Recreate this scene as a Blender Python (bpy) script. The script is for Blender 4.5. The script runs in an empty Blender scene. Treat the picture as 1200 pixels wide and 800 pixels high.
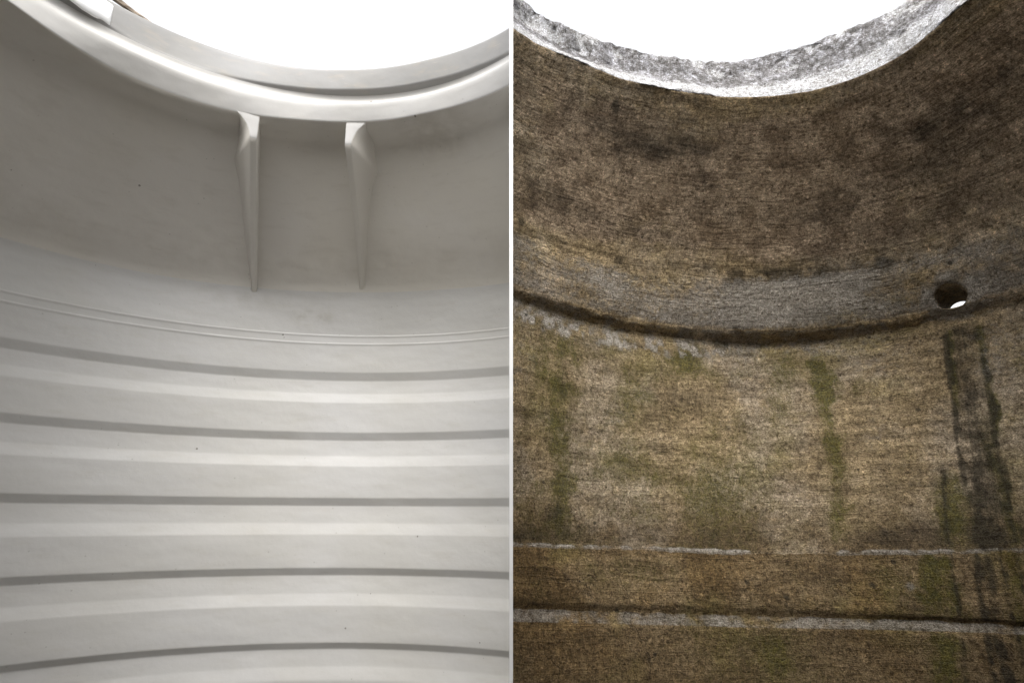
import math, random
import numpy as np
try:
    import bpy, bmesh
    from mathutils import Vector, Matrix, noise as mnoise
except ImportError:
    bpy = None

# ------------------------------------------------------------------ geometry of the two vessels (metres, camera at origin)
TILT = math.radians(16.07)
FPX, PX, PY = 700.0, 599.0, 400.0
CT, ST = math.cos(TILT), math.sin(TILT)
def to_world(p):                       # (right, up, forward) of the level survey frame -> world x, y, z
    p = np.asarray(p, float)
    return np.stack([p[..., 0], p[..., 2]*CT - p[..., 1]*ST, p[..., 2]*ST + p[..., 1]*CT], -1)
def from_world(w):
    w = np.asarray(w, float)
    return np.stack([w[..., 0], -w[..., 1]*ST + w[..., 2]*CT, w[..., 1]*CT + w[..., 2]*ST], -1)
class Axis:
    """a leaning cylinder axis: direction and position of the ring centres"""
    def __init__(s, ax, az, cx, cy):
        ax, az = math.radians(ax), math.radians(az)
        a = np.array([math.sin(az), math.cos(az)*math.cos(ax), math.cos(az)*math.sin(ax)])
        e1 = np.cross(a, [0, 0, 1.]); e1 /= np.linalg.norm(e1); e2 = np.cross(e1, a)
        if e2[2] < 0: e2 = -e2
        if e1[0] < 0: e1 = -e1
        s.a, s.e1, s.e2 = to_world(a), to_world(e1), to_world(e2)
        s.c0 = s.e1*cx + s.e2*cy
AX_TANK = Axis(16.069, 0.267, -.4189, .6738)
AX_RIM = Axis(26.19, 5.33, .3854, .4818)
AX_LEDGE = Axis(25.74, 3.18, .6096, .7107)
AX_LOW = Axis(23.24, 1.40, .4825, .7068)
def ray(u, v):
    d = to_world(np.array([(u-PX)/FPX, -(v-PY)/FPX, 1.])); return d/np.linalg.norm(d)
def out_of_round(ax, R, h, pts):
    """measured out-of-roundness of one ring: (phi, dR) samples"""
    o = []
    for u, v in pts:
        d = ray(u, v); c = ax.c0 + ax.a*h
        t = (c @ ax.a)/(d @ ax.a); q = d*t - c
        o.append((math.atan2(q @ ax.e1, q @ ax.e2), math.hypot(q @ ax.e1, q @ ax.e2) - R))
    return o
def out_of_level(ax, R, h, pts):
    """measured waviness of one ring: (phi, dh) samples on the cylinder of radius R"""
    o = []
    for u, v in pts:
        d = ray(u, v); x, y, z = d @ ax.e1, d @ ax.e2, d @ ax.a
        cx, cy, cz = ax.c0 @ ax.e1, ax.c0 @ ax.e2, ax.c0 @ ax.a
        A, B, C = x*x + y*y, -2*(x*cx + y*cy), cx*cx + cy*cy - R*R
        t = (-B + math.sqrt(B*B - 4*A*C))/(2*A)
        o.append((math.atan2(x*t - cx, y*t - cy), z*t - cz - h))
    return o
def ring(ax, R, h, phi, meas=None, bw=math.radians(8), clampd=.05, level=False):
    r = np.full_like(phi, R)
    if meas:
        m = np.array((out_of_level if level else out_of_round)(ax, R, h, meas)); m[:, 1] = np.clip(m[:, 1], -clampd, clampd)
        o = np.argsort(m[:, 0]); m = m[o]
        # linear interpolation between the samples, smoothed, fading to round away from them
        g = np.linspace(-math.pi, math.pi, 1441)
        xs = np.concatenate([[m[0, 0]-1.0], m[:, 0], [m[-1, 0]+1.0]]); ys = np.concatenate([[0], m[:, 1], [0]])
        dr = np.interp(g, xs, ys, left=0, right=0)
        k = np.exp(-.5*(np.arange(-60, 61)*(g[1]-g[0])/(bw*.35))**2); k /= k.sum()
        dr = np.convolve(np.pad(dr, 60, mode='edge'), k, mode='valid')
        if level: return (ax.c0 + ax.a*h)[None] + np.interp(phi, g, dr)[:, None]*ax.a + r[:, None]*(np.sin(phi)[:, None]*ax.e1 + np.cos(phi)[:, None]*ax.e2)
        r = r + np.interp(phi, g, dr)
    return (ax.c0 + ax.a*h)[None] + r[:, None]*(np.sin(phi)[:, None]*ax.e1 + np.cos(phi)[:, None]*ax.e2)

def phi_grid(lo, hi, fine, coarse):
    a = list(np.arange(lo, hi, fine)); b = list(np.arange(hi, lo+360, coarse))
    return np.radians(np.array(a+b))       # closed loop (last joins first)

# ---- plastic tank profile: (name, R, h, measured points)
T = AX_TANK
SK = [(133,7),(150,15),(179,30),(215,47),(300,72),(400,81),(500,69),(597,32)]
RB = [(85,0),(112,19),(130,32),(160,47),(225,75),(300,95),(400,105),(500,95),(597,60)]
GR = [(50,5),(140,52),(215,85),(300,110),(400,118),(500,108),(597,70)]
LP = [(10,0),(75,47),(130,80),(200,109),(275,131),(350,140),(400,143),(430,143),(500,132),(597,100)]
EE = [(0,172),(100,215),(240,252),(330,262),(450,262),(597,245)]
GG = [(30,286),(100,305),(200,325),(300,337),(400,342),(500,340),(597,331)]
def gap(pts, dy): return [(a, b+dy) for a, b in pts]
TANK = [('opening', .80, 1.118, None), ('opening', .655, 1.122, None), ('opening', .6314, 1.1103, SK), ('opening', .6377, 1.0486, RB),
        ('rim', .646, 1.043, None), ('rim', .647, 1.030, None), ('rim', .634, 1.010, None), ('rim', .6165, .9976, GR),
        ('shoulder', .6274, .9454, LP), ('shoulder', .650, .938, None), ('shoulder', .700, .935, None),
        ('shoulder', .722, .915, None), ('shoulder', .86, .7707, EE), ('wall', 1.0, .6249, GG)]
WD, NR = 1.0, 1.010
for hb in (.495, .471):            # two fine beads above the ribs
    TANK += [('wall', 1.0, hb+.0035, None), ('wall', .9984, hb, None), ('wall', 1.0, hb-.0055, None)]
seen = False
for nm, h in [('W',.3871),('N',.364),('N',.3259),('W',.2988),('W',.2155),('N',.194),('N',.1511),('W',.1228),
              ('W',.039),('N',.0182),('N',-.0264),('W',-.0554),('W',-.1387),('N',-.1572),('N',-.2019),('W',-.23),('W',-.3167),
              ('N',-.3327),('N',-.3726),('W',-.402),('W',-.486),('N',-.505),('N',-.548),('W',-.577),('W',-.662),('N',-.681),('N',-.72),('W',-.75),('W',-1.10)]:
    if nm == 'N': seen = not seen if 'seen' in globals() else True
    TANK.append(('wall', WD if nm == 'W' else (NR if seen else NR-.0028), h, None))
# ---- concrete well: (part, axis, R, h, measured points)
WELL = [('rim', AX_RIM, .93, 1.600, None), ('rim', AX_RIM, .765, 1.612, None),
        ('rim', AX_RIM, .75, 1.6004, [(635,15),(680,35),(735,56),(800,68),(870,71),(900,66),(960,50),(1000,36),(1055,5)]),
        ('rim', AX_RIM, .76, 1.5309, [(603,24),(640,45),(720,80),(800,92),(900,90),(980,68),(1050,30),(1090,0)]),
        ('collar', AX_RIM, .72, 1.4165, [(603,34),(640,55),(700,80),(760,100),(800,107),(900,112),(960,104),(1010,88),(1060,62),(1100,30),(1133,0)]),
        ('soffit', AX_LEDGE, .968, .8832, [(601,336),(650,352),(720,373),(800,386),(900,389),(1000,384),(1100,366),(1200,340)]),
        ('wall', AX_LEDGE, 1.0, .8719, [(601,345),(700,378),(800,395),(890,402),(1000,394),(1100,375),(1200,350)]),
        ('wall', AX_LOW, 1.0, .1393, [(601,633),(800,639),(1000,641),(1200,639)]),
        ('base', AX_LOW, .995, .1286, [(601,638),(700,640),(800,645),(900,648),(1100,646),(1200,644)]),
        ('base', AX_LOW, .994, -.0122, [(601,703),(800,710),(900,713),(1000,717),(1130,724),(1200,728)]),
        ('base', AX_LOW, 1.006, -.0255, [(601,713),(800,720),(900,722),(1000,725),(1130,729),(1200,733)]),
        ('base', AX_LOW, .992, -.0518, [(601,729),(800,734),(900,736),(1000,738),(1130,741),(1200,744)]),
        ('base', AX_LOW, .992, -1.2, None)]
def resample(P, names, maxlen, rad):
    """P: list of rings (n,3). round each corner with a small arc, subdivide long spans. returns rings, part names, corner flags"""
    out, nm = [], []
    n = len(P); ends = []
    for i in range(n):
        if i in (0, n-1): ends.append((P[i], [P[i]], P[i])); continue
        a, b, c = P[i-1], P[i], P[i+1]
        la = np.linalg.norm(a-b, axis=1, keepdims=True)+1e-9; lc = np.linalg.norm(c-b, axis=1, keepdims=True)+1e-9
        r = rad[i] if isinstance(rad, (list, tuple)) else rad
        ra = np.minimum(r, la*.4); rc = np.minimum(r, lc*.4)
        q0 = b + (a-b)/la*ra; q1 = b + (c-b)/lc*rc
        ends.append((q0, [q0*(1-t)**2 + 2*b*t*(1-t) + q1*t*t for t in (0, .25, .5, .75, 1)], q1))
    for i in range(n):
        k = len(ends[i][1])
        for j, q in enumerate(ends[i][1]):
            # split part at the middle of the corner
            out.append(q); nm.append(names[i-1] if (i > 0 and j < k//2) else names[i])
        if i < n-1:
            a, b = ends[i][2], ends[i+1][0]
            L = np.linalg.norm(b-a, axis=1).mean(); m = max(1, int(math.ceil(L/maxlen)))
            for j in range(1, m):
                out.append(a + (b-a)*j/m); nm.append(names[i])
    return np.array(out), nm
def tank_rings(phi):
    P = [ring(T, R, h, phi, m) for _, R, h, m in TANK]
    rad = [.004, .006, .007, .005, .004, .01, .012, .018, .005, .01, .02, .03, .06, .03] + [.0030]*48
    rad[14:20] = [.001, .0012, .001]*2
    return resample(P, [t[0] for t in TANK], .03, rad[:len(P)])
def well_rings(phi, maxlen=.012):
    P, N = [], []; rad = []
    for i, (nm, ax, R, h, m) in enumerate(WELL):
        P.append(ring(ax, R, h, phi, m, level=ax is AX_LOW)); N.append(nm); rad.append({3: .014, 5: .014, 6: .012}.get(i, .008))
        if nm == 'collar':                     # the cast collar: a bulging dome that ends in an upright skirt
            A = P[-1]; B = ring(*[WELL[i+1][j] for j in (1, 2, 3)], phi, WELL[i+1][4]); ctr = .5*(AX_RIM.c0 + AX_LEDGE.c0)
            U = np.sin(phi)[:, None]*AX_LEDGE.e1 + np.cos(phi)[:, None]*AX_LEDGE.e2
            for t, bu in ((.03, .012), (.12, .032), (.25, .053), (.4, .068), (.55, .068), (.70, .056), (.80, .030), (.9, .011)):
                P.append(A*(1-t) + B*t + U*bu); N.append('collar'); rad.append(.03)
    N = ['collar' if q == 'collar' else q for q in N]
    return resample(P, ['collar' if q == 'soffitX' else q for q in N], maxlen, rad)
def project(w):
    c = from_world(w); return np.stack([PX + FPX*c[..., 0]/c[..., 2], PY - FPX*c[..., 1]/c[..., 2]], -1)

# ------------------------------------------------------------------ camera, sky, sun, exposure
S = bpy.context.scene
cam = bpy.data.cameras.new('camera'); camo = bpy.data.objects.new('camera', cam); S.collection.objects.link(camo)
camo.rotation_euler = (math.pi/2 + TILT, 0, 0); cam.sensor_width = 36; cam.lens = 36*FPX/1200; cam.shift_x = 1/1200
cam.clip_start = .02; cam.clip_end = 2000
S.camera = camo
S.render.resolution_x, S.render.resolution_y = 1024, 682
SUN_EL, SUN_AZ = math.radians(54), math.radians(180)      # azimuth clockwise from +y: high, behind the viewer
w = bpy.data.worlds.new('World'); S.world = w; w.use_nodes = True
nt = w.node_tree; bg = nt.nodes['Background']
sky = nt.nodes.new('ShaderNodeTexSky'); sky.sky_type = 'NISHITA'; sky.sun_disc = False
sky.sun_elevation = SUN_EL; sky.sun_rotation = SUN_AZ; sky.dust_density = 6; sky.air_density = 1.5
hs = nt.nodes.new('ShaderNodeHueSaturation'); hs.inputs['Saturation'].default_value = .12
hs.inputs['Value'].default_value = 1.0
nt.links.new(sky.outputs[0], hs.inputs['Color']); nt.links.new(hs.outputs[0], bg.inputs[0]); bg.inputs[1].default_value = .15
sl = bpy.data.lights.new('sun', 'SUN'); sl.energy = .45; sl.angle = math.radians(40); sl.color = (1, .985, .965)
so = bpy.data.objects.new('sun', sl); S.collection.objects.link(so)
sd = Vector((math.sin(SUN_AZ)*math.cos(SUN_EL), math.cos(SUN_AZ)*math.cos(SUN_EL), math.sin(SUN_EL)))
so.rotation_euler = sd.to_track_quat('Z', 'Y').to_euler()
S.view_settings.view_transform = 'Standard'; S.view_settings.look = 'None'; S.view_settings.gamma = 1
S.view_settings.exposure = 1.5
S.cycles.max_bounces = 10; S.cycles.diffuse_bounces = 8

# ------------------------------------------------------------------ helpers
random.seed(3); C = S.collection
def tag(o, label=None, cat=None, kind=None, group=None):
    for k, v in (('label', label), ('category', cat), ('kind', kind), ('group', group)):
        if v: o[k] = v
    return o
def empty(name, loc):
    o = bpy.data.objects.new(name, None); C.objects.link(o); o.location = loc; o.empty_display_size = .1; return o
def link(name, me, mat, parent=None):
    o = bpy.data.objects.new(name, me); C.objects.link(o); me.materials.append(mat)
    if parent: o.parent = parent; o.location = -Vector(parent.location)
    return o
def smooth01(x): x = np.clip(x, 0, 1); return x*x*(3-2*x)
class N:
    """small node-graph helper"""
    def __init__(s, name):
        s.m = bpy.data.materials.new(name); s.m.use_nodes = True; s.t = s.m.node_tree
        s.b = s.t.nodes['Principled BSDF']
    def n(s, typ, ins=None, **kw):
        k = s.t.nodes.new('ShaderNode' + typ)
        for a, v in kw.items(): setattr(k, a, v)
        for a, v in (ins or {}).items():
            if isinstance(v, bpy.types.NodeSocket): s.t.links.new(v, k.inputs[a])
            else: k.inputs[a].default_value = v
        return k
    def math(s, op, a, b=0., c=0.):
        return s.n('Math', {0: a, 1: b, 2: c}, operation=op).outputs[0]
    def ramp(s, x, lo, hi):
        return s.n('MapRange', {0: x, 1: lo, 2: hi}, interpolation_type='SMOOTHSTEP').outputs[0]
    def noise(s, vec, scale, detail=4, rough=.55, dist=0.):
        return s.n('TexNoise', {'Vector': vec, 'Scale': scale, 'Detail': detail, 'Roughness': rough, 'Distortion': dist}).outputs[0]
    def vmul(s, v, k):
        return s.n('VectorMath', {0: v, 1: k}, operation='MULTIPLY').outputs[0]
    def mix(s, f, a, b, mode='MIX'):
        k = s.n('Mix', data_type='RGBA', blend_type=mode)
        for i, v in ((0, f), (6, a), (7, b)):
            if isinstance(v, bpy.types.NodeSocket): s.t.links.new(v, k.inputs[i])
            else: k.inputs[i].default_value = (v if i == 0 else (*v, 1))
        return k.outputs[2]
    def attr(s, name): return s.n('Attribute', attribute_name=name).outputs['Fac']
    def out(s, col, rough, nrm=None, spec=.5):
        for k, v in (('Base Color', col), ('Roughness', rough), ('Normal', nrm), ('Specular IOR Level', spec)):
            if v is None: continue
            if isinstance(v, bpy.types.NodeSocket): s.t.links.new(v, s.b.inputs[k])
            else: s.b.inputs[k].default_value = v if not isinstance(v, tuple) else (*v, 1)
        return s.m

# ------------------------------------------------------------------ materials
def mat_plastic(name, col, dirt=.5):
    n = N(name); P = n.n('TexCoord').outputs['Object']; uv = n.n('TexCoord').outputs['UV']
    big = n.noise(P, 2.3, 3); fine = n.noise(n.vmul(uv, (1, 4, 1)), 9, 5, .6)
    c = n.mix(n.ramp(big, .35, .7), col, tuple(q*k for q, k in zip(col, (.95, .94, .91))))
    c = n.mix(n.math('MULTIPLY', n.ramp(fine, .5, .75), .16*dirt), c, (.34, .30, .24))
    # scuffs: thin sideways scratches
    sc = n.noise(n.vmul(uv, (3, 60, 1)), 6, 3, .5)
    c = n.mix(n.math('MULTIPLY', n.ramp(sc, .66, .74), .22*dirt), c, (.36, .33, .29))
    # little dark specks, irregular and sparse
    v = n.n('TexVoronoi', {'Vector': P, 'Scale': 17., 'Randomness': 1.}); rnd = n.n('SeparateColor', {0: v.outputs['Color']})
    size = n.math('MULTIPLY', n.math('SUBTRACT', rnd.outputs[0], .42), .10)
    wob = n.math('MULTIPLY', n.noise(P, 220, 2), .02)
    sp = n.math('LESS_THAN', n.math('ADD', v.outputs['Distance'], wob), n.math('ADD', size, .012))
    c = n.mix(n.math('MULTIPLY', sp, .75), c, (.10, .085, .07))
    v2 = n.n('TexVoronoi', {'Vector': P, 'Scale': 60., 'Randomness': 1.}); r2 = n.n('SeparateColor', {0: v2.outputs['Color']})
    sp2 = n.math('LESS_THAN', v2.outputs['Distance'], n.math('MULTIPLY', n.math('SUBTRACT', r2.outputs[0], .74), .5))
    c = n.mix(n.math('MULTIPLY', sp2, .35), c, (.2, .18, .15))
    # smudges of dust
    sm = n.attr('smudge'); c = n.mix(n.math('MULTIPLY', sm, n.ramp(n.noise(P, 22, 4), .3, .7)), c, (.24, .205, .15))
    bump = n.n('Bump', {'Strength': .12, 'Distance': .004, 'Height': n.noise(P, 60, 3)}).outputs[0]
    bump = n.n('Bump', {'Strength': .25, 'Distance': .02, 'Height': n.noise(n.vmul(uv, (1, 2, 1)), 5, 2), 'Normal': bump}).outputs[0]
    return n.out(c, n.n('MapRange', {0: fine, 3: .42, 4: .62}).outputs[0], bump, .4)
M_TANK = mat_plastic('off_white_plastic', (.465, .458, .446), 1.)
M_SHOULDER = mat_plastic('shade_lifted_plastic', (.585, .558, .512), 1.)  # same plastic, albedo raised and warmed to lift the shaded shoulder
M_OPEN = mat_plastic('scuffed_dimmed_plastic', (.235, .232, .228), 2.)  # scuffed grey, darkened further so the strongly lit band stays below white
M_LIP = mat_plastic('dimmed_rim_plastic', (.41, .402, .392), .5)  # same plastic with lowered albedo, toning down the strongly lit lip
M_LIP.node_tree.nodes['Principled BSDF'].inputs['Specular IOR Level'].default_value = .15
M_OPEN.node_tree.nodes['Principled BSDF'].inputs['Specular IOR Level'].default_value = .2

def mat_concrete(name, kind):
    n = N(name); P = n.n('TexCoord').outputs['Object']; uv = n.n('TexCoord').outputs['UV']
    moss, dark, pale, brown, och = [n.attr(k) for k in ('moss', 'dark', 'pale', 'brown', 'ochre')]
    warp = n.n('VectorMath', {0: uv, 1: n.vmul(n.n('VectorMath', {0: n.n('TexNoise', {'Vector': P, 'Scale': 6., 'Detail': 3.}).outputs['Color'], 1: (.5, .5, .5)}, operation='SUBTRACT').outputs[0], (.05, .03, 0))}, operation='ADD').outputs[0]
    big = n.noise(P, 3.2, 5, .6); med = n.noise(P, 14, 6, .65); fine = n.noise(P, 90, 6, .7); grit = n.noise(P, 330, 3, .7)
    hor = n.noise(n.vmul(warp, (1.3, 50, 1)), 3.2, 5, .62)        # trowel and board lines round the wall
    hor2 = n.noise(n.vmul(warp, (9, 150, 1)), 2.4, 5, .7)
    ver = n.noise(n.vmul(warp, (16, 1.3, 1)), 2., 5, .65)         # runs down the wall
    tan, grey, deep = (.215, .164, .092), (.245, .200, .138), (.090, .066, .034)
    if kind == 'rim': tan, grey, deep = (.13, .125, .12), (.19, .185, .185), (.07, .067, .06)
    if kind == 'base': tan, grey, deep = (.140, .094, .040), (.170, .124, .066), (.062, .041, .016)
    c = n.mix(n.ramp(big, .42, .58), tan, grey)
    c = n.mix(n.math('MULTIPLY', n.ramp(med, .48, .72), .65), c, deep)
    c = n.mix(n.math('MULTIPLY', n.ramp(n.noise(P, 30, 5, .7), .5, .68), .45), c, tuple(q*1.55 for q in tan))
    if kind != 'rim':
        c = n.mix(n.math('MULTIPLY', n.ramp(n.noise(P, 5.5, 5, .6), .5, .68), .15 if kind == 'collar' else .5), c, (.135, .112, .036))
        c = n.mix(n.math('MULTIPLY', n.ramp(ver, .52, .72), .35 if kind == 'wall' else .15), c, (.10, .082, .045))
    if kind == 'rim':
        rn = n.noise(P, 55, 8, .75)
        c = n.mix(n.math('MULTIPLY', n.ramp(rn, .50, .60), .6), c, (.36, .36, .37)); c = n.mix(n.math('MULTIPLY', n.ramp(rn, .46, .38), .6), c, (.075, .073, .068))
    band = n.noise(n.vmul(warp, (1.6, 11, 1)), 2.6, 6, .68)
    if kind != 'rim': c = n.mix(n.ramp(band, .36, .64), n.vmul(c, (.72, .70, .66)), n.vmul(c, (1.3, 1.29, 1.28)))
    k_ = {'collar': 2.1, 'wall': 1.55, 'base': 1.35, 'rim': 1.9}[kind]; c = n.vmul(c, (k_, k_*1.01, k_*1.06))
    # stains laid down along the wall
    rag = n.math('ADD', n.math('MULTIPLY', n.noise(P, 62, 8, .85), .7), n.math('MULTIPLY', n.noise(n.vmul(warp, (40, 5, 1)), 2.5, 6, .7), .3))
    def mask(a, k=.9, lo=.30, hi=.62, nz=None):
        return n.ramp(n.math('ADD', a, n.math('MULTIPLY', n.math('SUBTRACT', nz or rag, .5), n.math('MULTIPLY', n.math('MINIMUM', n.math('MULTIPLY', a, 4.), 1.), k))), lo, hi)
    c = n.mix(n.math('MULTIPLY', mask(brown, 2.2, .15, .85, n.math('ADD', n.math('MULTIPLY', band, .6), n.math('MULTIPLY', med, .4))), .85), c, n.mix(n.ramp(med, .4, .6), *(((.27, .195, .128), (.55, .425, .295)) if kind == 'collar' else ((.080, .055, .028), (.17, .12, .062)))))
    c = n.mix(n.math('MULTIPLY', mask(och, 2.2, .05, 1.), .25 if kind == 'collar' else .6), c, (.17, .10, .03))
    c = n.mix(n.math('MULTIPLY', mask(moss, 2.6, .05, 1.0), .82), c, n.mix(n.ramp(fine, .4, .6), (.036, .040, .008), (.165, .148, .028)))
    drip = n.math('ADD', n.math('MULTIPLY', n.noise(n.vmul(uv, (90, 2.2, 1)), 2.2, 5, .65), .7), n.math('MULTIPLY', n.noise(P, 60, 6, .75), .3))
    c = n.mix(n.math('MULTIPLY', mask(dark, 1.5, .0, 1.1, drip if kind != 'collar' else n.math('ADD', n.math('MULTIPLY', band, .5), n.math('MULTIPLY', rag, .5))), .82), c, (.034, .029, .019))
    c = n.mix(n.math('MULTIPLY', mask(pale, 2.2, .05, .8, n.noise(P, 48, 7, .75)), .75), c, n.mix(n.ramp(fine, .35, .65), (.19, .175, .155) if kind != 'rim' else (.55, .55, .56), ((.44, .41, .36) if kind != 'base' else (.30, .275, .235)) if kind != 'rim' else (.80, .81, .83)))
    if kind != 'rim': c = n.mix(n.math('MULTIPLY', n.ramp(n.math('ADD', pale, n.math('MULTIPLY', n.math('SUBTRACT', n.noise(P, 75, 7, .75), .5), 2.2)), .55, .95), .6 if kind != 'base' else .35), c, (.52, .48, .42) if kind != 'base' else (.36, .33, .28))
    # fine texture: lines, grains, pores, cracks
    hl = n.ramp(hor, .53, .63); c = n.mix(n.math('MULTIPLY', n.math('MULTIPLY', hl, n.ramp(n.noise(P, 6, 3), .34, .58)), {'collar': .5, 'wall': .24, 'base': .22, 'rim': .15}[kind]), c, n.vmul(c, (.42, .38, .34)))
    hl2 = n.ramp(hor2, .54, .64); c = n.mix(n.math('MULTIPLY', n.math('MULTIPLY', hl2, n.ramp(n.noise(P, 7, 4), .30, .55)), .7 if kind == 'collar' else .12), c, n.vmul(c, (.45, .42, .38)))
    c = n.mix(n.math('MULTIPLY', n.ramp(fine, .52, .62), .75), c, n.vmul(c, (.36, .33, .29)))
    c = n.mix(n.math('MULTIPLY', n.ramp(fine, .47, .37), .6), c, n.vmul(c, (1.75, 1.75, 1.78)))
    c = n.mix(n.math('MULTIPLY', n.ramp(grit, .53, .62), .65), c, n.vmul(c, (.38, .35, .32)))
    wormy = n.noise(P, 130, 2, .5, 1.6)
    c = n.mix(n.math('MULTIPLY', n.ramp(wormy, .55, .63), .6), c, n.vmul(c, (.40, .36, .31))); c = n.mix(n.math('MULTIPLY', n.ramp(wormy, .45, .37), .5), c, n.vmul(c, (1.7, 1.7, 1.75)))
    c = n.mix(n.math('MULTIPLY', n.ramp(grit, .46, .38), .6), c, n.vmul(c, (1.7, 1.7, 1.72)))
    c = n.mix(n.math('MULTIPLY', n.ramp(n.noise(P, 9, 8, .7), .42, .60), .32), c, n.vmul(c, (.55, .52, .46)))
    v = n.n('TexVoronoi', {'Vector': P, 'Scale': 22., 'Randomness': 1.}); r = n.n('SeparateColor', {0: v.outputs['Color']})
    por = n.math('LESS_THAN', n.math('ADD', v.outputs['Distance'], n.math('MULTIPLY', n.noise(P, 160, 2), .07)), n.math('MULTIPLY', n.math('SUBTRACT', r.outputs[0], .62), .42))
    c = n.mix(n.math('MULTIPLY', por, .75), c, (.03, .024, .017))
    v3 = n.n('TexVoronoi', {'Vector': P, 'Scale': 75., 'Randomness': 1.}); r3 = n.n('SeparateColor', {0: v3.outputs['Color']})
    d3 = n.math('ADD', v3.outputs['Distance'], n.math('MULTIPLY', n.noise(P, 300, 2), .25))
    c = n.mix(n.math('MULTIPLY', n.math('LESS_THAN', d3, n.math('MULTIPLY', n.math('SUBTRACT', r3.outputs[0], .45), .9)), .55), c, n.vmul(c, (.35, .32, .28)))
    c = n.mix(n.math('MULTIPLY', n.math('LESS_THAN', d3, n.math('MULTIPLY', n.math('SUBTRACT', r3.outputs[1], .6), 1.0)), .5), c, n.vmul(c, (1.7, 1.7, 1.75)))
    cr = n.n('TexVoronoi', {'Vector': n.n('VectorMath', {0: P, 1: n.vmul(n.n('TexNoise', {'Vector': P, 'Scale': 9., 'Detail': 5.}).outputs['Color'], (.16, .16, .16))}, operation='ADD').outputs[0], 'Scale': 5.}, feature='DISTANCE_TO_EDGE').outputs['Distance']
    crk = n.math('MULTIPLY', n.math('SUBTRACT', 1., n.ramp(cr, .0, .012)), n.ramp(n.noise(P, 4, 2), .52, .6))
    c = n.mix(n.math('MULTIPLY', crk, .3), c, (.03, .025, .02))
    h = n.math('ADD', n.math('MULTIPLY', fine, .9), n.math('MULTIPLY', grit, .45))
    h = n.math('ADD', h, n.math('MULTIPLY', med, .9)); h = n.math('SUBTRACT', h, n.math('MULTIPLY', hl, {'collar': .3, 'wall': .13, 'base': .13, 'rim': .1}[kind]))
    h = n.math('SUBTRACT', h, n.math('MULTIPLY', hl2, .3 if kind == 'collar' else .1)); h = n.math('SUBTRACT', h, n.math('MULTIPLY', por, .7)); h = n.math('SUBTRACT', h, n.math('MULTIPLY', crk, .3))
    bump = n.n('Bump', {'Strength': 1., 'Distance': .014, 'Height': h}).outputs[0]
    return n.out(c, .88, bump, .25)
M_RIM = mat_concrete('weathered_pale_concrete', 'rim'); M_COLLAR = mat_concrete('brown_stained_concrete', 'collar')
M_WALL = mat_concrete('mossy_concrete', 'wall'); M_BASE = mat_concrete('damp_brown_concrete', 'base')

# ------------------------------------------------------------------ building the shells
def shell(name, grid, phis, mat, parent, side, attrs=None, v0=0., closed=True, holes=None, flip=False):
    """grid (rows, cols, 3): a closed band of the vessel, cut off at the x = 0 plane"""
    r, c = grid.shape[:2]
    me = bpy.data.meshes.new(name); V = grid.reshape(-1, 3)
    F = []
    for i in range(r-1):
        for j in range(c):
            if holes and (i, j) in holes: continue
            k = (j+1) % c; q = (i*c+j, i*c+k, (i+1)*c+k, (i+1)*c+j)
            F.append(q)
    me.from_pydata(V.tolist(), [], F)
    L = np.linalg.norm(np.diff(grid, axis=0), axis=2).mean(1); vv = np.concatenate([[0], np.cumsum(L)]) + v0
    uvl = me.uv_layers.new(name='UVMap'); idx = np.empty(len(me.loops), np.int32); me.loops.foreach_get('vertex_index', idx)
    ph = np.unwrap(phis); u = np.tile(ph, r)[idx]; vrow = np.repeat(vv, c)[idx]
    # the seam column: keep u continuous
    u4 = u.reshape(-1, 4); u4 = np.where(u4.max(1, keepdims=True)-u4 > math.pi, u4+2*math.pi, u4)
    uvl.data.foreach_set('uv', np.stack([u4.reshape(-1), vrow], 1).astype(np.float32).ravel())
    for k, a in (attrs or {}).items():
        at = me.attributes.new(k, 'FLOAT', 'POINT'); at.data.foreach_set('value', np.ascontiguousarray(a.reshape(-1), np.float32))
    bm = bmesh.new(); bm.from_mesh(me)
    bmesh.ops.bisect_plane(bm, geom=bm.verts[:]+bm.edges[:]+bm.faces[:], plane_co=(side*.0012, 0, 0), plane_no=(-side, 0, 0), clear_outer=True)
    bm.to_mesh(me); bm.free()
    for p in me.polygons: p.use_smooth = True
    return link(name, me, mat, parent), vv[-1]
def fbm(P, scale, octv=4, seed=0.):
    o = np.empty(len(P)); off = Vector((seed*7.3, seed*3.1, seed*5.7))
    for i, p in enumerate(P): o[i] = mnoise.fractal(Vector(p)*scale + off, 1.0, 2.0, octv)
    return o
def split(rows, names):
    """consecutive parts share their boundary row"""
    out = []; i = 0
    while i < len(names):
        j = i
        while j < len(names) and names[j] == names[i]: j += 1
        out.append((names[i], i, min(j, len(names)-1))); i = j
    return out

# ================================================================== the plastic tank
tank = empty('plastic_tank', (-.42, .67, -1.1))
tag(tank, 'off-white ribbed plastic tank seen from inside, with a round opening to the sky', 'tank')
phT = phi_grid(-110, 62, .6, 4.)
RT, NT = tank_rings(phT)
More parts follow.
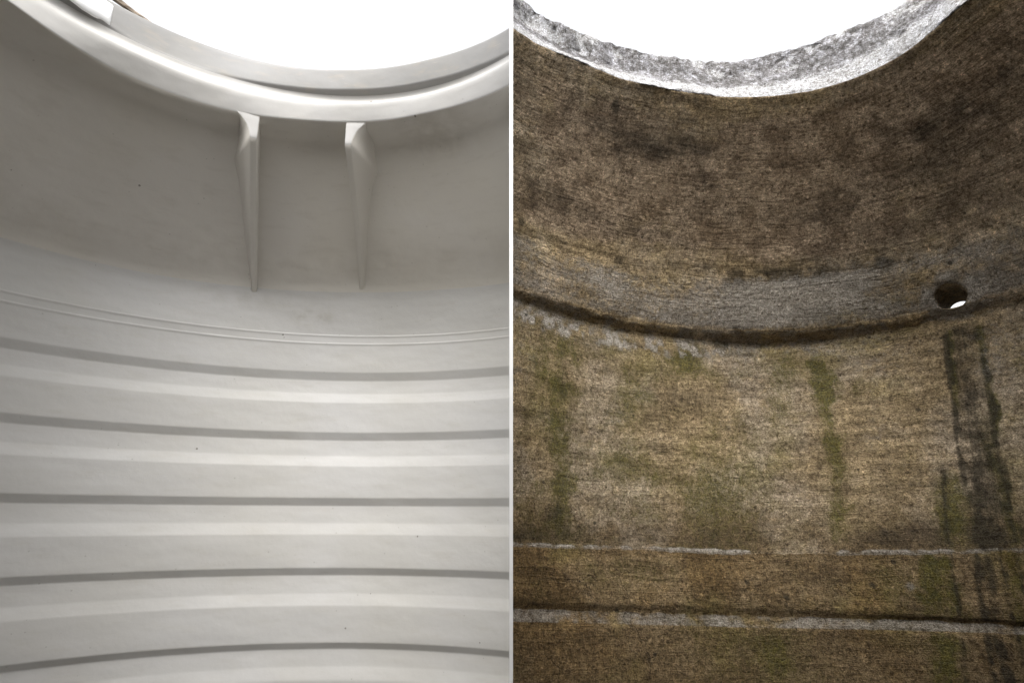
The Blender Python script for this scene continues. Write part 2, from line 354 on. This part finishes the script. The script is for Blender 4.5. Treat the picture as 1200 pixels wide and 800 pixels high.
# slight unevenness of the moulded plastic
flat = RT.reshape(-1, 3)
vis = np.tile((np.degrees(np.unwrap(phT)) < 62), RT.shape[0])
for nm, i0, i1 in split(RT, NT):
    g = RT[i0:i1+1]
    A = {}
    P = g.reshape(-1, 3)
    sm = np.zeros(len(P))
    for (u, v, s, sx) in ((365, 360, 1.0, .045), (445, 240, .25, .10), (560, 120, .5, .05)):
        pass
    phd = np.tile(np.degrees(np.unwrap(phT)), g.shape[0])
    if nm == 'wall':
        sm = .75*np.exp(-((phd+9.0)/3.2)**2 - ((P[:, 2]-.555)/.022)**2) + .25*np.exp(-((phd+20)/9)**2 - ((P[:, 2]-.60)/.03)**2)
    if nm == 'shoulder':
        sm = .35*np.exp(-((phd-19)/9)**2 - ((P[:, 2]-.93)/.03)**2) + .14*smooth01((.76-P[:, 2])/.08)*smooth01((P[:, 2]-.64)/.05)
    shell('opening_ring' if nm == 'opening' else nm, g, phT, {'rim': M_LIP, 'opening': M_OPEN, 'shoulder': M_SHOULDER}.get(nm, M_TANK), tank, -1, {'smudge': sm})
def floor_disc(z, cx, cy, R, side, mat, parent):
    bm = bmesh.new()
    vs = [bm.verts.new((cx+R*math.cos(a), cy+R*math.sin(a), z)) for a in np.linspace(0, 2*math.pi, 96, endpoint=False)]
    bm.faces.new(vs)
    bmesh.ops.bisect_plane(bm, geom=bm.verts[:]+bm.edges[:]+bm.faces[:], plane_co=(0, 0, 0), plane_no=(-side, 0, 0), clear_outer=True)
    me = bpy.data.meshes.new('floor'); bm.to_mesh(me); bm.free()
    return link('floor', me, mat, parent)
floor_disc(-1.098, T.c0[0], T.c0[1], 1.01, -1, M_TANK, tank)

def fin(ph_top, ph_tip, flare):
    """upright stiffener between lip and shoulder: a wedge whose front edge drops from the lip, then slants back to the wall"""
    c_ = T.c0 + T.a*.9454; Rl = float(np.linalg.norm(ring(T, .6274, .9454, np.radians(np.array([ph_top])), LP)[0] - c_)) + .002
    K = (Rl+.004, .884)
    st = [(Rl, .958, .052), (Rl, .950, .050), (Rl, .945, .043), (Rl, .938, .035), (Rl, .930, .0285), (Rl+.001, .922, .0215), (Rl+.001, .914, .0175), (Rl+.002, .906, .0142), (Rl+.002, .898, .0115), (Rl+.003, .891, .0095)]
    st += [(K[0]+(1.004-K[0])*t, K[1]+(.606-K[1])*t, .0080-.0012*t) for t in (.0, .03, .1, .2, .3, .4, .5, .6, .7, .8, .9, .97, 1.0)]
    bm = bmesh.new(); rows = []
    for R, h, wd in st:
        t = max(0, (R-K[0])/(1.004-K[0])); ph = math.radians(ph_top+(ph_tip-ph_top)*t)
        U = T.e1*math.sin(ph) + T.e2*math.cos(ph); W = T.e1*math.cos(ph) - T.e2*math.sin(ph)
        Rb = .78 + .25*t; bk = max(wd+.006, .056*(1-t)**.65 + .006); thin = .0080-.0012*t
        q = []
        for rr, hh, wide, nar in ((R, h, wd, thin), (Rb, h + .03*min(1, t*4), bk, thin+.002)):
            base = T.c0 + T.a*hh + U*rr
            q += [base - W*(wide if flare < 0 else nar), base + W*(nar if flare < 0 else wide)]
        rows.append([bm.verts.new(p) for p in (q[0], q[1], q[3], q[2])])
    for a, b in zip(rows, rows[1:]):
        for k in range(4):
            f = bm.faces.new((a[k], a[(k+1) % 4], b[(k+1) % 4], b[k]))
            if k == 0 and b[0].co.z > .88: f.material_index = 1
    bm.faces.new(rows[0]); bm.faces.new(rows[-1][::-1])
    bmesh.ops.recalc_face_normals(bm, faces=bm.faces[:])
    me = bpy.data.meshes.new('gusset'); bm.to_mesh(me); bm.free()
    me.materials.append(M_SHOULDER)
    for p in me.polygons:
        p.use_smooth = True
    o = bpy.data.objects.new('gusset', me); C.objects.link(o); o.parent = tank; o.location = -Vector(tank.location); me.materials.append(M_LIP)
    b = o.modifiers.new('bevel', 'BEVEL'); b.width = .0022; b.segments = 2; b.angle_limit = math.radians(50)
    return o
fin(-19.9, -18.9, -1); fin(.7, -1.4, 1)
# sunlit rim patch painted as a raised white strip, ragged along its lower edge
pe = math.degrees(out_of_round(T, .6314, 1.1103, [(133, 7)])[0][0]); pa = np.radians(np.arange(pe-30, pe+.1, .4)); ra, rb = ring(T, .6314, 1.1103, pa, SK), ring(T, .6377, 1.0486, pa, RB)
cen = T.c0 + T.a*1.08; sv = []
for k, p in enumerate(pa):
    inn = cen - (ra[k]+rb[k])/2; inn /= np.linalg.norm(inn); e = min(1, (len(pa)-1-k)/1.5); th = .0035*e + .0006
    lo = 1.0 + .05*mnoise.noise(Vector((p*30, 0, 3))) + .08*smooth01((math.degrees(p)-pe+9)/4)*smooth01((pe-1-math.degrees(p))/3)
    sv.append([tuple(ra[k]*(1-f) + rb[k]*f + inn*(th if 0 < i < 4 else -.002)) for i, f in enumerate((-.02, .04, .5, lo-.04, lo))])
me = bpy.data.meshes.new('sunlit_strip'); m_ = len(sv)
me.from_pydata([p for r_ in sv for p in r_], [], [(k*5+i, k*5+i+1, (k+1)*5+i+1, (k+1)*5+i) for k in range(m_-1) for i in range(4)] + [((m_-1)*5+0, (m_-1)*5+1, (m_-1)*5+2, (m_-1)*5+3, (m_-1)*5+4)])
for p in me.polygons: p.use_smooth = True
M_SUNLIT = N('white_sunlit_patch').out((.85, .85, .84), .4)
link('sunlit_strip', me, M_SUNLIT, tank)


# ================================================================== the concrete well
well = empty('concrete_well', (.5, .72, -1.2))
tag(well, 'weathered brown concrete well shaft seen from inside, mossy and stained, open to the sky', 'well')
phW = phi_grid(-66, 66, .35, 4.)
RW, NW = well_rings(phW)
nr, nc = RW.shape[:2]
PH = np.tile(np.degrees(np.unwrap(phW)), (nr, 1)); Z = RW[:, :, 2]
dense = np.abs(PH) < 66.5
Pf = RW.reshape(-1, 3); dm = dense.reshape(-1)
def field(scale, octv, seed):
    o = np.zeros(len(Pf)); o[dm] = fbm(Pf[dm], scale, octv, seed); return o.reshape(nr, nc)
n1, n2, n3 = field(3.5, 5, 1), field(18, 4, 2), field(45, 3, 4)
names = np.array(NW); isr = (names == 'rim')[:, None]; isc = ((names == 'collar') | (names == 'soffit'))[:, None]
isw = (names == 'wall')[:, None]; isb = (names == 'base')[:, None]
rows_c = np.where(names == 'collar')[0]; tc = np.zeros(nr); tc[rows_c] = np.linspace(0, 1, len(rows_c)); tc[names == 'soffit'] = 1; tc = tc[:, None]
sb = np.zeros(len(Pf)); Q = np.stack([PH.reshape(-1)*.035, (tc*5.5 + 0*PH).reshape(-1), 0*Z.reshape(-1)], 1); sb[dm] = fbm(Q[dm], 1.0, 6, 6); sb = sb.reshape(nr, nc)   # smears along the ring
def blob(p, z, dp, dz, s=1.): return s*np.exp(-((PH-p)/dp)**2 - ((Z-z)/dz)**2)
def run(p0, z0, p1, z1, wd, s=1., soft=.03, wob=.6):
    """a stain running down the wall from (p0, z0) to (p1, z1)"""
    t = np.clip((z0-Z)/(z0-z1), 0, 1); pc = p0 + (p1-p0)*t + wob*n1*2
    along = smooth01((z0+soft-Z)/(2*soft))*smooth01((Z-z1+soft*1.5)/(3*soft))
    pc = pc + .35*n2 + .15*n3; return s*np.exp(-np.abs((PH-pc)/(wd*np.clip(1+.3*n2+.3*n3, .4, 2)))**2)*along*(1+.3*n2+.6*n3)
rowz = np.arange(nr)
wall_rows = np.where(names == 'wall')[0]; tw = np.zeros(nr); tw[wall_rows] = np.linspace(0, 1, len(wall_rows)); tw = tw[:, None]
base_rows = np.where(names == 'base')[0]; zb = Z
moss = isw*(run(19.5, .47, 22, .33, 1.5, 1.1) + run(21.5, .36, 22.6, .18, 1.5, .75) + run(22.6, .2, 22.9, -.07, 1.6, .62)
     + run(-27, .50, -23.5, .15, 2.6, .5) + run(-22, .12, -21.5, -.04, 2.2, .6) + blob(-3, .45, 4.5, .06, .75) + blob(-12, .33, 4, .11, .6) + blob(-10, .12, 6, .10, .5)
     + blob(4, .06, 7, .08, .35) + blob(14, .30, 3, .10, .5) + blob(14.5, .44, 3, .06, .5) + blob(26, .35, 1, .04, .5) + blob(-30, .3, 1.5, .2, .35)
     + run(39.5, .50, 39.2, .26, .45, 1.2, .03, .1) + run(43.2, .5, 43.6, .2, .55, 1.0, .03, .1) + run(36.8, .1, 36.2, -.07, 1.5, .6) + run(42.5, .2, 43, -.08, 1.0, .7) + blob(38, -.02, 4, .1, .35))
moss += isw*np.clip(.14+.7*n1+.4*n2, 0, .32)*smooth01((24-PH)/16)
moss += isb*(run(32.8, -.09, 32.5, -.23, 1.6, 1.0) + run(35.0, -.1, 35.2, -.24, 1.0, .8) + run(32.5, -.27, 32.0, -.6, 1.8, .9) + blob(-8, -.15, 9, .05, .35) + blob(8, -.33, 14, .12, .35)
     + run(42.5, -.08, 41.5, -.6, 1.6, .6) + blob(28.5, -.17, 3, .05, .5) + blob(12, -.35, 2, .06, .4))
moss += isc*(.5*smooth01((tc-.86)/.05)*np.exp(-((PH-24)/6)**2)*smooth01((1.0-tc)/.05) + .45*blob(33, .60, 4.5, .02))
dark = isw*(run(38.9, .50, 38.9, .05, .35, .9, .03, .15) + run(41.0, .515, 41.2, -.09, 2.4, .72, .012, .2) + run(43.3, .42, 43.4, -.05, .35, .7, .03, .2)
     + run(36.4, .12, 36.0, -.08, .35, .75, .03, .3) + run(40.3, .1, 39.6, -.08, .4, .9, .03, .3) + blob(-21.5, .0, 2.2, .03, .7) + blob(-31, -.06, 6, .012, .8)
     + blob(-4, .36, 5, .04, .30) + blob(2, .33, 6, .04, .35) + blob(-7, .27, 4, .06, .35) + run(-26, .48, -24, .3, .8, .35))
dark += isc*(.26*np.exp(-((tc-.27)/.15)**2)*np.clip(.75+1.5*sb+.8*n2, 0, 1.6) + .16*np.exp(-((tc-.55)/.10)**2)*np.clip(.4+2.4*sb+n2, 0, 2) + .20*np.clip(sb*2.4+n2*.8, 0, 1)*smooth01((tc-.12)/.15)*smooth01((.8-tc)/.12) + blob(44, 1.02, 7, .10, .3)*(tc < .75) + .22*blob(3, 1.05, 9, .05) + .5*smooth01((tc-.69)/.03)*smooth01((.79-tc)/.03)*np.clip(.35+n2*2.2+sb*1.5, 0, 1.3))
dark += isb*(run(35.9, -.09, 35.5, -.235, .35, 1.0, .01, .3) + run(38.8, -.09, 38.0, -.235, .42, 1.1, .01, .2) + run(40.0, -.09, 39.2, -.235, .5, .8, .01, .2) + run(41.2, -.09, 40.4, -.7, .3, .8, .01, .3)
     + run(37.7, -.262, 36.2, -.8, .30, 1.0, .008, .2) + run(38.6, -.262, 37.2, -.8, .32, .9, .008, .2) + run(39.2, -.262, 38.2, -.8, .32, .8, .01, .2) + run(34.6, -.27, 34.4, -.4, .3, .6, .01, .4)
     + run(43.0, -.1, 42, -.7, .35, .7, .01, .3))
# pits and tie marks seen on the wall
for p, z, s in ((34.2, .276, .45), (9.0, -.173, .4), (26.0, -.171, .45), (14.3, -.206, .35), (30.5, -.21, .35), (-31, .02, .5), (-29, .03, .4), (-11, -.238, .35), (6, -.24, .0)):
    dark += 1.4*np.exp(-(((PH-p)*.0175)**2 + (Z-z)**2)/(s*.014)**2)
for p, z, s in ((-13.8, 1.114, .75), (-34.5, .814, .6)):
    dark += isc*1.4*np.exp(-(((PH-p)*.0155)**2 + (Z-z)**2)/(s*.016)**2)
top_edge = tw*smooth01((.5-tw)/.5)
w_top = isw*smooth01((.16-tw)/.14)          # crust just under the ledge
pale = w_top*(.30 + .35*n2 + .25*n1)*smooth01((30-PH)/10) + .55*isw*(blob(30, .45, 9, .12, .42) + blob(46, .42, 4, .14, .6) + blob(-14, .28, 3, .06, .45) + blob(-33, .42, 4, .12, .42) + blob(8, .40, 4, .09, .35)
     + blob(28, .22, 3, .06, .35) + blob(-2, .14, 5, .03, .2) + blob(33, .1, 6, .1, .25) + blob(5, .26, 6, .03, .3))
pale += isc*(.72*smooth01((tc-.72)/.06)*(.8+.6*n1+.8*sb)*smooth01((1.0-tc)/.03) + .18*np.exp(-((tc-.06)/.06)**2))
pale += isc*blob(30.8, .70, 16, .05, .25)
pale += isb*(blob(30.6, -.169, .7, .008, .9))
brown = isc*(.95*(1+1.3*n1+.5*n2)*smooth01((tc-.05)/.16)*smooth01((.74-tc)/.16)*(1-.25*smooth01((-25-PH)/10)) + .5*blob(45, 1.0, 16, .25)*(tc < .75)) + isb*smooth01((-.262-Z)/.02)*.42 + isw*(.75*smooth01((tw-.62)/.35)*(1+1.2*n1) + blob(-4, .30, 9, .10, .42))
ochre = isc*(blob(38, 1.12, 7, .10, .7)*(tc < .6) + blob(-30, 1.05, 8, .08, .4)) + isb*(.30*blob(-28, -.33, 14, .14) + blob(42.5, -.10, 1.0, .03, .8) + blob(-6, -.10, 25, .02, .4)) + isw*(blob(-28, .15, 8, .25, .32) + blob(5, .02, 30, .06, .3))
# pale fresh mortar along joints, a darker band just above them
jt = np.zeros((nr, 1))
bj = np.where(names == 'base')[0][0]
jt[bj-2:bj+2] = 1
pale += jt*np.clip(.28 + 1.5*n2 + 1.0*n1, 0, .8)
dark += np.roll(jt, -8, 0)*.25*(1+1.5*n2)
rr = np.linalg.norm(RW, axis=2)
# the lower ledge: shade painted into the soffit, light into the chamfer
pz = project(RW[:, :378])
sof = np.zeros((nr, 1)); cham = np.zeros((nr, 1))
idx = [i for i in range(nr) if names[i] == 'base']
hs_ = ((RW[:, nc//2] - AX_LOW.c0) @ AX_LOW.a)
hh = ((RW - AX_LOW.c0) @ AX_LOW.a); kk = (names == 'base')
H = hh - np.array([np.median(np.r_[0.])])
lv = np.zeros_like(Z)
steps = [i for i in idx if abs(hh[i, 190]+.0189) < .0085]; ch = [i for i in idx if -.054 < hh[i, 190] < -.027]
dark[steps] += .22*(1+.8*n2[steps]); pale[ch] += .62*(1+1.2*n2[ch]+.7*n1[ch])
dark[[i for i in idx if -.012 <= hh[i, 190] < .012]] += .15
lt = np.where(names == 'soffit')[0]; ochre[lt] += .3; pale[lt] += .45+.6*n2[lt]; dark[lt] *= .3  # paler soffit colour lifts the shade under the upper ledge
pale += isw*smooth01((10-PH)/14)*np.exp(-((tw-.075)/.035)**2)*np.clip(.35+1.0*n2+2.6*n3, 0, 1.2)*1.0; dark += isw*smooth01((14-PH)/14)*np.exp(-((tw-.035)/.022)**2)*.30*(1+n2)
rr_ = np.where(names == 'rim')[0]; hr = ((RW[rr_] - AX_RIM.c0) @ AX_RIM.a).mean(1)
for i, h_ in zip(rr_, hr):
    if h_ < 1.535:
        f = (1.531-h_)/.115; pale[i] += .95*smooth01((f-.25)/.35) + .1; dark[i] += .38*math.exp(-((f-.12)/.16)**2)*(1+1.5*n1[i])
    else: pale[i] += .8*np.clip(n2[i]*2.5+n1[i]*2+n3[i], 0, 1); moss[i] += .2*np.clip(n1[i]*3, 0, 1); dark[i] += .3*np.clip(-n2[i]*2.5-n1[i]-n3[i], 0, 1)
# mortar round the drain hole
HP, HR, HZ = 41.0, 101, .588
hc = None
moss = moss*1.1; dark = dark*1.12
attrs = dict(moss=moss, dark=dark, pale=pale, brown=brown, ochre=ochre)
# real relief: uneven casting, chips along the rims, dribbles at the ledge
ctr = (AX_RIM.c0+AX_LEDGE.c0)/2
outw = RW - np.array([.5, .7, 0])[None, None]; outw[..., 2] = 0; outw /= np.linalg.norm(outw, axis=2, keepdims=True)
amp = np.where(isr, .016, np.where(isc, .005, .0045))
RW = RW + outw*((n1*amp + n2*amp*.45 + n3*.0012)*dense)[..., None]
RW[..., 2] += ((n2*.5+n1*.3)*np.where(isr, .016, .0)*dense + (n3*.008)*np.where(isr, 1, 0)*dense)
for i in list(lt)+list(range(lt[0]-3, lt[0])): RW[i, :, 2] += (n2[i]*.005+n3[i]*.003)*dense[i]
for i in range(bj-6, bj+3): RW[i, :, 2] += (n2[i]*.004+n3[i]*.002)*dense[i]
for i in steps+ch: RW[i, :, 2] += (n2[i]*.003)*dense[i]

# the drain hole: a window of the grid is replaced by a patch with a round bore
u0 = np.array([HP])
S2 = project(RW[:, :377]); d = np.hypot(S2[..., 0]-1115, S2[..., 1]-348); hi, hj = np.unravel_index(np.argmin(d), d.shape)
Hc = RW[hi, hj]; hx = RW[hi, hj+1]-RW[hi, hj-1]; hx /= np.linalg.norm(hx); hv = RW[hi-1, hj]-RW[hi+1, hj]; hn = np.cross(hx, hv); hn /= np.linalg.norm(hn)
if hn @ outw[hi, hj] < 0: hn = -hn
hv = np.cross(hn, hx); hv *= np.sign(hv[2])
HRAD = .0400
dj, di = 8, 0
while np.linalg.norm(RW[hi+di, hj]-Hc) < HRAD*1.10 and hi+di < lt[0]-1: di += 1
ring_w = 1.45
up = 4
while np.linalg.norm(RW[hi-up, hj]-Hc) < HRAD*1.35: up += 1
while np.linalg.norm(RW[hi, hj+dj]-Hc) < HRAD*1.30: dj += 1
q = RW - Hc; dist = np.sqrt((q @ hx)**2 + (q @ hv)**2)
near = (np.linalg.norm(q, axis=2) < HRAD*3)
pale += near*.85*np.exp(-((dist-HRAD*1.35)/(HRAD*.30))**2)*(1+n2*.8)
dark += isc*.5*np.exp(-np.abs((PH-HP-.2)/2.0)**2.5)*smooth01((Hc[2]-HRAD*1.2-Z)/.01)
pale += near*.7*np.exp(-((q @ hx + .0)/(HRAD*.95))**2 - ((q @ hv + HRAD*1.35)/(HRAD*.42))**2)
attrs = dict(moss=moss, dark=dark, pale=pale, brown=brown, ochre=ochre)
RW = RW - outw*(near*.007*np.exp(-((dist-HRAD*1.25)/(HRAD*.28))**2)*(.8+n2))[..., None]
holes = {(i, j) for i in range(hi-up, hi+di) for j in range(hj-dj, hj+dj)}
MATS = {'rim': M_RIM, 'collar': M_COLLAR, 'soffit': M_COLLAR, 'wall': M_WALL, 'base': M_BASE}
NW2 = ['collar' if k == 'soffit' else k for k in NW]
v0 = 0.
NAMES = {'rim': 'rim', 'collar': 'tapered_collar', 'wall': 'wall', 'base': 'base_ring'}
for nm, i0, i1 in split(RW, NW2):
    ho = {(i-i0, j) for i, j in holes} if nm == 'collar' else None
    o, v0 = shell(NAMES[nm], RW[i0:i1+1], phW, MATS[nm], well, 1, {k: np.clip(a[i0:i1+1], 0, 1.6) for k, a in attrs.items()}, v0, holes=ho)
floor_disc(-1.32, .5, .5, 1.25, 1, M_RIM, well)  # unseen floor, given the pale rim material to bounce light onto the ledge
# patch with round hole
bnd = [(hi-up, j) for j in range(hj-dj, hj+dj)] + [(i, hj+dj) for i in range(hi-up, hi+di)] + [(hi+di, j) for j in range(hj+dj, hj-dj, -1)] + [(i, hj-dj) for i in range(hi+di, hi-up, -1)]
nb = len(bnd); K = 6
verts = []; at = {k: [] for k in attrs}
az_, el_ = math.atan2(Hc[0], Hc[1]) + math.radians(8), math.radians(-4)
tube_dir = np.array([math.sin(az_)*math.cos(el_), math.cos(az_)*math.cos(el_), math.sin(el_)])
rowsP = []
for t in range(K+1):
    row = []
    for i, j in bnd:
        B = RW[i, j]; q = B-Hc; a = math.atan2(q @ hv, q @ hx)
        rj = HRAD*(1 + .02*math.sin(3*a+1) + .012*math.sin(7*a))
        Cc = Hc + (hx*math.cos(a) + hv*math.sin(a))*rj + hn*.002
        f = t/K; row.append(B*(1-f) + Cc*f - hn*.003*math.sin(f*math.pi))
        for k in at: at[k].append(attrs[k][i, j]*(1-f) + ({'pale': .75, 'dark': 0}.get(k, 0))*f)
    rowsP.append(row)
nF = K+1
for t, dep in enumerate((.006, .02, .05, .09, .165)):
    row = []
    for i, j in bnd:
        B = RW[i, j]; q = B-Hc; a = math.atan2(q @ hv, q @ hx)
        rj = HRAD*(.97 + .03*math.sin(3*a+1)*(t < 2)) - (.0015 if t == 0 else .003)
        row.append(Hc + (hx*math.cos(a)+hv*math.sin(a))*rj + tube_dir*dep)
        for k in at: at[k].append({'pale': .35, 'dark': .0, 'brown': .0}.get(k, 0.))
    rowsP.append(row)
me = bpy.data.meshes.new('drain_hole'); V = [tuple(p) for r_ in rowsP for p in r_]
F = [(t*nb+k, t*nb+(k+1) % nb, (t+1)*nb+(k+1) % nb, (t+1)*nb+k) for t in range(len(rowsP)-1) for k in range(nb)]
me.from_pydata(V, [], F)
for k in at: a_ = me.attributes.new(k, 'FLOAT', 'POINT'); a_.data.foreach_set('value', np.array(at[k], np.float32))
uvl = me.uv_layers.new(name='UVMap')
for l in me.loops:
    p = me.vertices[l.vertex_index].co; uvl.data[l.index].uv = (math.atan2(p.x-.6, p.y-.7), -p.z)
for p in me.polygons: p.use_smooth = True
link('drain_hole', me, M_COLLAR, well)

# ================================================================== added white strip standing in for the border between the two views
mw = N('white_border'); M_WHITE = mw.out((.88, .88, .88), .45, None)
n = mw; 
front = [(1.02, -1.34), (1.05, .2), (1.075, 1.0), (1.10, 1.55)]
back = [(1.75, 1.55), (1.75, .6), (1.75, -1.34)]
bm = bmesh.new(); La, Ra = [], []
for y, z in front+back:
    zc = y*CT + z*ST; hw = 2.15/FPX*min(zc, 1.55)
    La.append(bm.verts.new((-hw, y, z))); Ra.append(bm.verts.new((hw, y, z)))
bm.faces.new(La); bm.faces.new(Ra[::-1])
for k in range(len(La)): bm.faces.new((La[k], La[(k+1) % len(La)], Ra[(k+1) % len(La)], Ra[k]))
bmesh.ops.recalc_face_normals(bm, faces=bm.faces[:])
me = bpy.data.meshes.new('border_strip'); bm.to_mesh(me); bm.free()
tag(link('border_strip', me, M_WHITE), 'added thin white border strip between the views of plastic tank and concrete well', 'divider')

# ================================================================== timber lying outside the tank opening
def pt(u, v, y):                       # point on the line of sight at world depth y
    d = ray(u, v); return Vector(d*(y/d[1]))
nw = N('grey_brown_timber'); P = nw.n('TexCoord').outputs['Object']
g = nw.noise(nw.vmul(P, (12, 12, 60)), 3, 5); M_WOOD = nw.out(nw.mix(nw.ramp(g, .4, .65), (.10, .075, .05), (.26, .21, .16)), .8)
a, b = Vector((-.93, .85, 1.27)), Vector((-.5, 1.2, 1.2))
a, b = pt(118, -14, 1.16), pt(184, 35, 1.245)
dr = (b-a).normalized(); a2 = a - dr*.45; upv = Vector((0, 0, 1)); sd_ = dr.cross(upv).normalized(); upv = sd_.cross(dr)
bm = bmesh.new(); rows = []
for t in np.linspace(0, 1, 14):
    p = a2.lerp(b + dr*.10, t); w_ = .007*(1-.35*t) + .001*math.sin(t*31)
    rows.append([bm.verts.new(p + sd_*x*w_ + upv*y*w_) for x, y in ((-1, -1), (-1.3, .2), (-.8, 1), (.8, 1.1), (1.2, .1), (.9, -1))])
for r0, r1 in zip(rows, rows[1:]):
    for k in range(6): bm.faces.new((r0[k], r0[(k+1) % 6], r1[(k+1) % 6], r1[k]))
bm.faces.new(rows[0]); bm.faces.new(rows[-1][::-1]); bmesh.ops.recalc_face_normals(bm, faces=bm.faces[:])
me = bpy.data.meshes.new('timber_batten'); bm.to_mesh(me); bm.free()
tag(link('timber_batten', me, M_WOOD), 'thin brown timber batten behind the white rim of the tank opening, upper left', 'batten')
